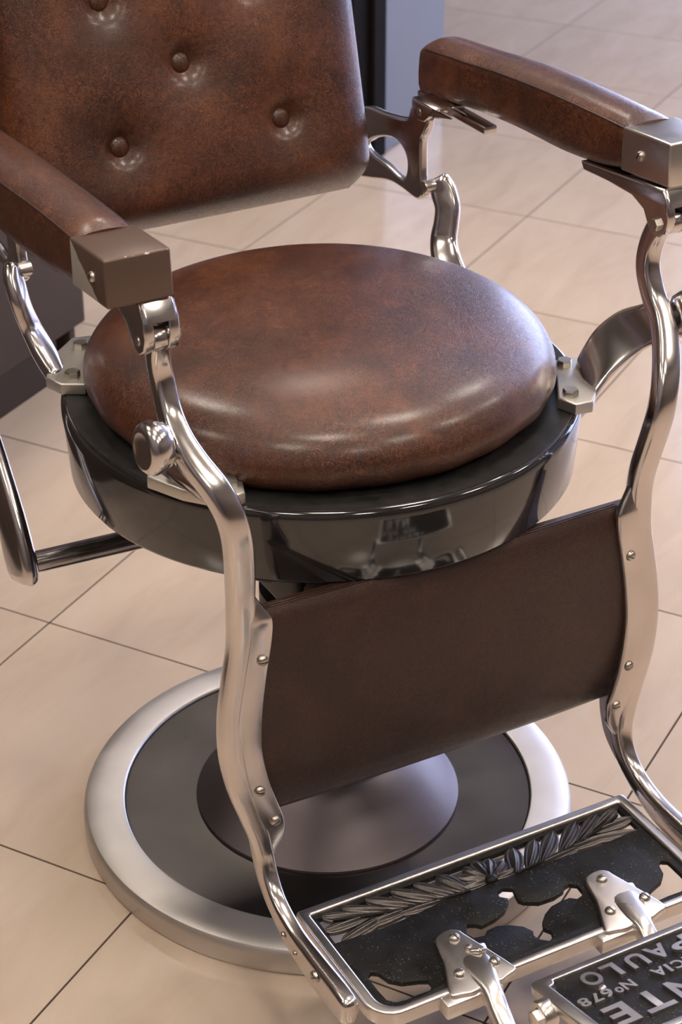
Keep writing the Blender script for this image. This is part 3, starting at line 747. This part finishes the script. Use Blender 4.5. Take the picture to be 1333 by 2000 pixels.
# ---- armrests
PT = [(-.262, .850, .797), (-.250, .8545, .7985), (-.205, .859, .8035), (-.16, .863, .8090), (-.116, .8675, .813), (-.063, .8715, .8160), (-.012, .8745, .8170), (.038, .8768, .8185), (.092, .8785, .8240), (.125, .8792, .8300), (.152, .8798, .8365)]
def arm_y(x):        # inner edge of the pad
    K = [(-.262, .2690), (-.16, .2705), (-.03, .2735), (.06, .2730), (.16, .2725)]
    for a, b in zip(K, K[1:]):
        if x <= b[0]: return a[1]+(b[1]-a[1])*(x-a[0])/(b[0]-a[0])
    return K[-1][1]
def pad_ring(x, zt, zb, s, shrink=0):
    yi = arm_y(x)+.0005+shrink; yo = .3325+.004*math.exp(-((x+.05)/.09)**2)-shrink; cr = .0085*max(0, min(1, (.165-x)/.03))
    zt -= shrink; zb += shrink*.6; ym = (yi+yo)/2; hw = (yo-yi)/2
    pts = [(yi+.0045, zb), (yi+.0015, zb+.002), (yi-.0010, zb+.012), (yi-.0015, (zt+zb)/2), (yi-.0005, zt-.010), (yi+.0005, zt-.003), (yi+.0018, zt-.0005), (yi+.0035, zt+.0008)]
    for k in range(1, 10):
        t = -1+2*k/10; pts.append((ym+hw*.93*t, zt+.0008+cr*(1-t*t)))
    pts += [(2*ym-y, z) for y, z in pts[7::-1]]
    return [Vector((x, s*y, z)) for y, z in pts]
for s in (-1, 1):
    arm = empty('armrest', (0, 0, 0), 0, CH)
    st = catmull(PT, 5); R = []
    for k, sh in ((0, .010), (0, .004), (0, .0012)):
        x, zt, zb = st[0]; R.append(pad_ring(x-(.0, .0045, .0065)[(.010, .004, .0012).index(sh)]*0+(-.006 if sh == .010 else -.0045 if sh == .004 else -.002), zt, zb, s, sh))
    for x, zt, zb in st: R.append(pad_ring(x, zt, zb, s))
    mb = MB(); mb.rings(R); pad = mb.build('arm_pad', M_LEATHER, arm, 70)
    for io in (0, 1):
        pts = []
        for x, zt, zb in PT[1:]:
            yi = arm_y(x)+.0005; yo = .3325+.004*math.exp(-((x+.05)/.09)**2)
            pts.append((x, s*(yi+.0012 if io == 0 else yo-.0012), zt-.0012, .0013, .0013))
        mb = MB(); sweep(mb, pts, 4, 8, 2, .5); mb.build('piping', M_PANEL, pad)
    # cap over the front end
    mb = MB(); cx0, cx1 = .1465, .2275
    for lo, hi in (((cx0, s*.270, .8375), (cx1, s*.335, .8875)),):
        y0, y1 = sorted((s*.2705, s*.3350))
        mb.add([(cx0, y0, .8345), (cx1+.003, y0, .8420), (cx1+.003, y1, .8420), (cx0, y1, .8345), (cx0, y0, .8815), (cx1, y0, .8880), (cx1, y1, .8880), (cx0, y1, .8815)],
               [(0, 3, 2, 1), (4, 5, 6, 7), (0, 1, 5, 4), (1, 2, 6, 5), (2, 3, 7, 6), (3, 0, 4, 7)])
    cap = mb.build('arm_cap', M_PAINTCAP if s < 0 else M_ALU_WORN, arm, 30, .0028, 3)
    if s < 0: cap['label'] = 'brown painted cap with chipped edges'
    else: cap['label'] = 'bare metal cap'
    if s > 0:
        p = at(1252, 305, Y=.2705); place('screw', SCREW, cap, (p.x, .2705, p.z), (0, -1, 0), 1.2, 1.0); place('screw', SCREW, cap, (p.x, .335, p.z), (0, 1, 0), 1.2, 1.0)
    else:
        p = at(181, 540, Y=-.335); place('screw', SCREW, cap, (p.x, -.335, p.z), (0, -1, 0), 1.2, .9); place('screw', SCREW, cap, (p.x, -.2705, p.z), (0, 1, 0), 1.2, .9)
    # front clevis: curved plate under the pad, two ears, pin
    ear = [(.0794, .8231), (.0851, .8146), (.1317, .8167), (.1725, .8160), (.1935, .8080), (.2020, .7950), (.2100, .7880), (.2215, .7872), (.2320, .7945), (.2365, .8080), (.2330, .8250), (.2240, .8380), (.1500, .8310)]
    top = [(.0794, .8231), (.0851, .8146), (.1317, .8167), (.1725, .8160), (.1900, .8150), (.2040, .8215), (.2200, .8245), (.2350, .8220), (.2325, .8290), (.2240, .8400), (.1500, .8310)]
    ears = []
    for yc in (.2735, .2985): outline('clevis_ear', [ear], M_ALU, arm, XZ(s*yc), .0105, .0020, 2)
    outline('clevis_bridge', [top], M_ALU, arm, XZ(s*.2860), .0345, .0045, 3)
    mb = MB(); mb.cyl((.2195, s*.266, .8010), (.2195, s*.305, .8010), .0045, n=16, bev=.001); pn = mb.build('clevis_pin', M_SCREW, arm)
    place('nut', HEX, pn, (.2195, s*.2690, .8010), (0, -s, 0), .2, .78)
    mb = MB(); mb.cyl((.2195, s*.2785, .8010), (.2195, s*.2925, .8010), .0125, n=28, bev=.002); mb.build('knuckle', M_ALU, arm)
    # rear fitting under the pad
    mb = MB(); mb.box((-.262, s*.2745-.008, .7925), (-.110, s*.2745+.010, .8015)); mb.build('rear_strap', M_ALU, arm, 30, .002, 2)
    pts = [at(*p, Y=.2465) for p in ((809, 188), (808, 205), (812, 223), (821, 235), (833, 238), (843, 229), (851, 215), (858, 205), (876, 202), (884, 192))]
    re = [(p.x, min(p.z, .8030)) for p in pts]
    for yc in (.2465, .2655): outline('rear_ear', [re], M_ALU, arm, XZ(s*yc), .0060, .0018, 2)
    xs = [p[0] for p in re]
    mb = MB(); mb.box((min(xs), s*.2650-.0205, .7985), (min(xs)+.055, s*.2650+.0205, .8045)); mb.build('rear_lug', M_ALU, arm, 30, .0015, 2)
    pc = at(823, 218, Y=.2465)
    mb = MB(); mb.cyl((pc.x, s*.2425, pc.z), (pc.x, s*.2700, pc.z), .0045, n=16, bev=.001); rp = mb.build('rear_pin', M_SCREW, arm)

# ---- pump lever at the left and its shaft
lv = [(-.300, -.330, .640, .010, .0160), (-.225, -.330, .575, .0105, .0220), (-.160, -.330, .500, .0115, .0290), (-.120, -.330, .440, .0130, .0350), (-.104, -.330, .405, .0135, .0370), (-.098, -.330, .390, .013, .0350)]
mb = MB(); sweep(mb, lv, 6, 26, 2.7, 1.0); lev = mb.build('pump_lever', M_ALU, CH)
mb = MB(); a_ = at(75, 1098, Z=.405); mb.cyl((a_.x-.002, -.33, .405), (-.078, -.15, .405), .0125, n=28); mb.build('lever_shaft', M_CHROME, lev)
mb = MB(); mb.box((-.11, -.16, .375), (-.045, -.04, .435)); mb.build('pump_housing', M_DARK, CH, 30, .006, 2)
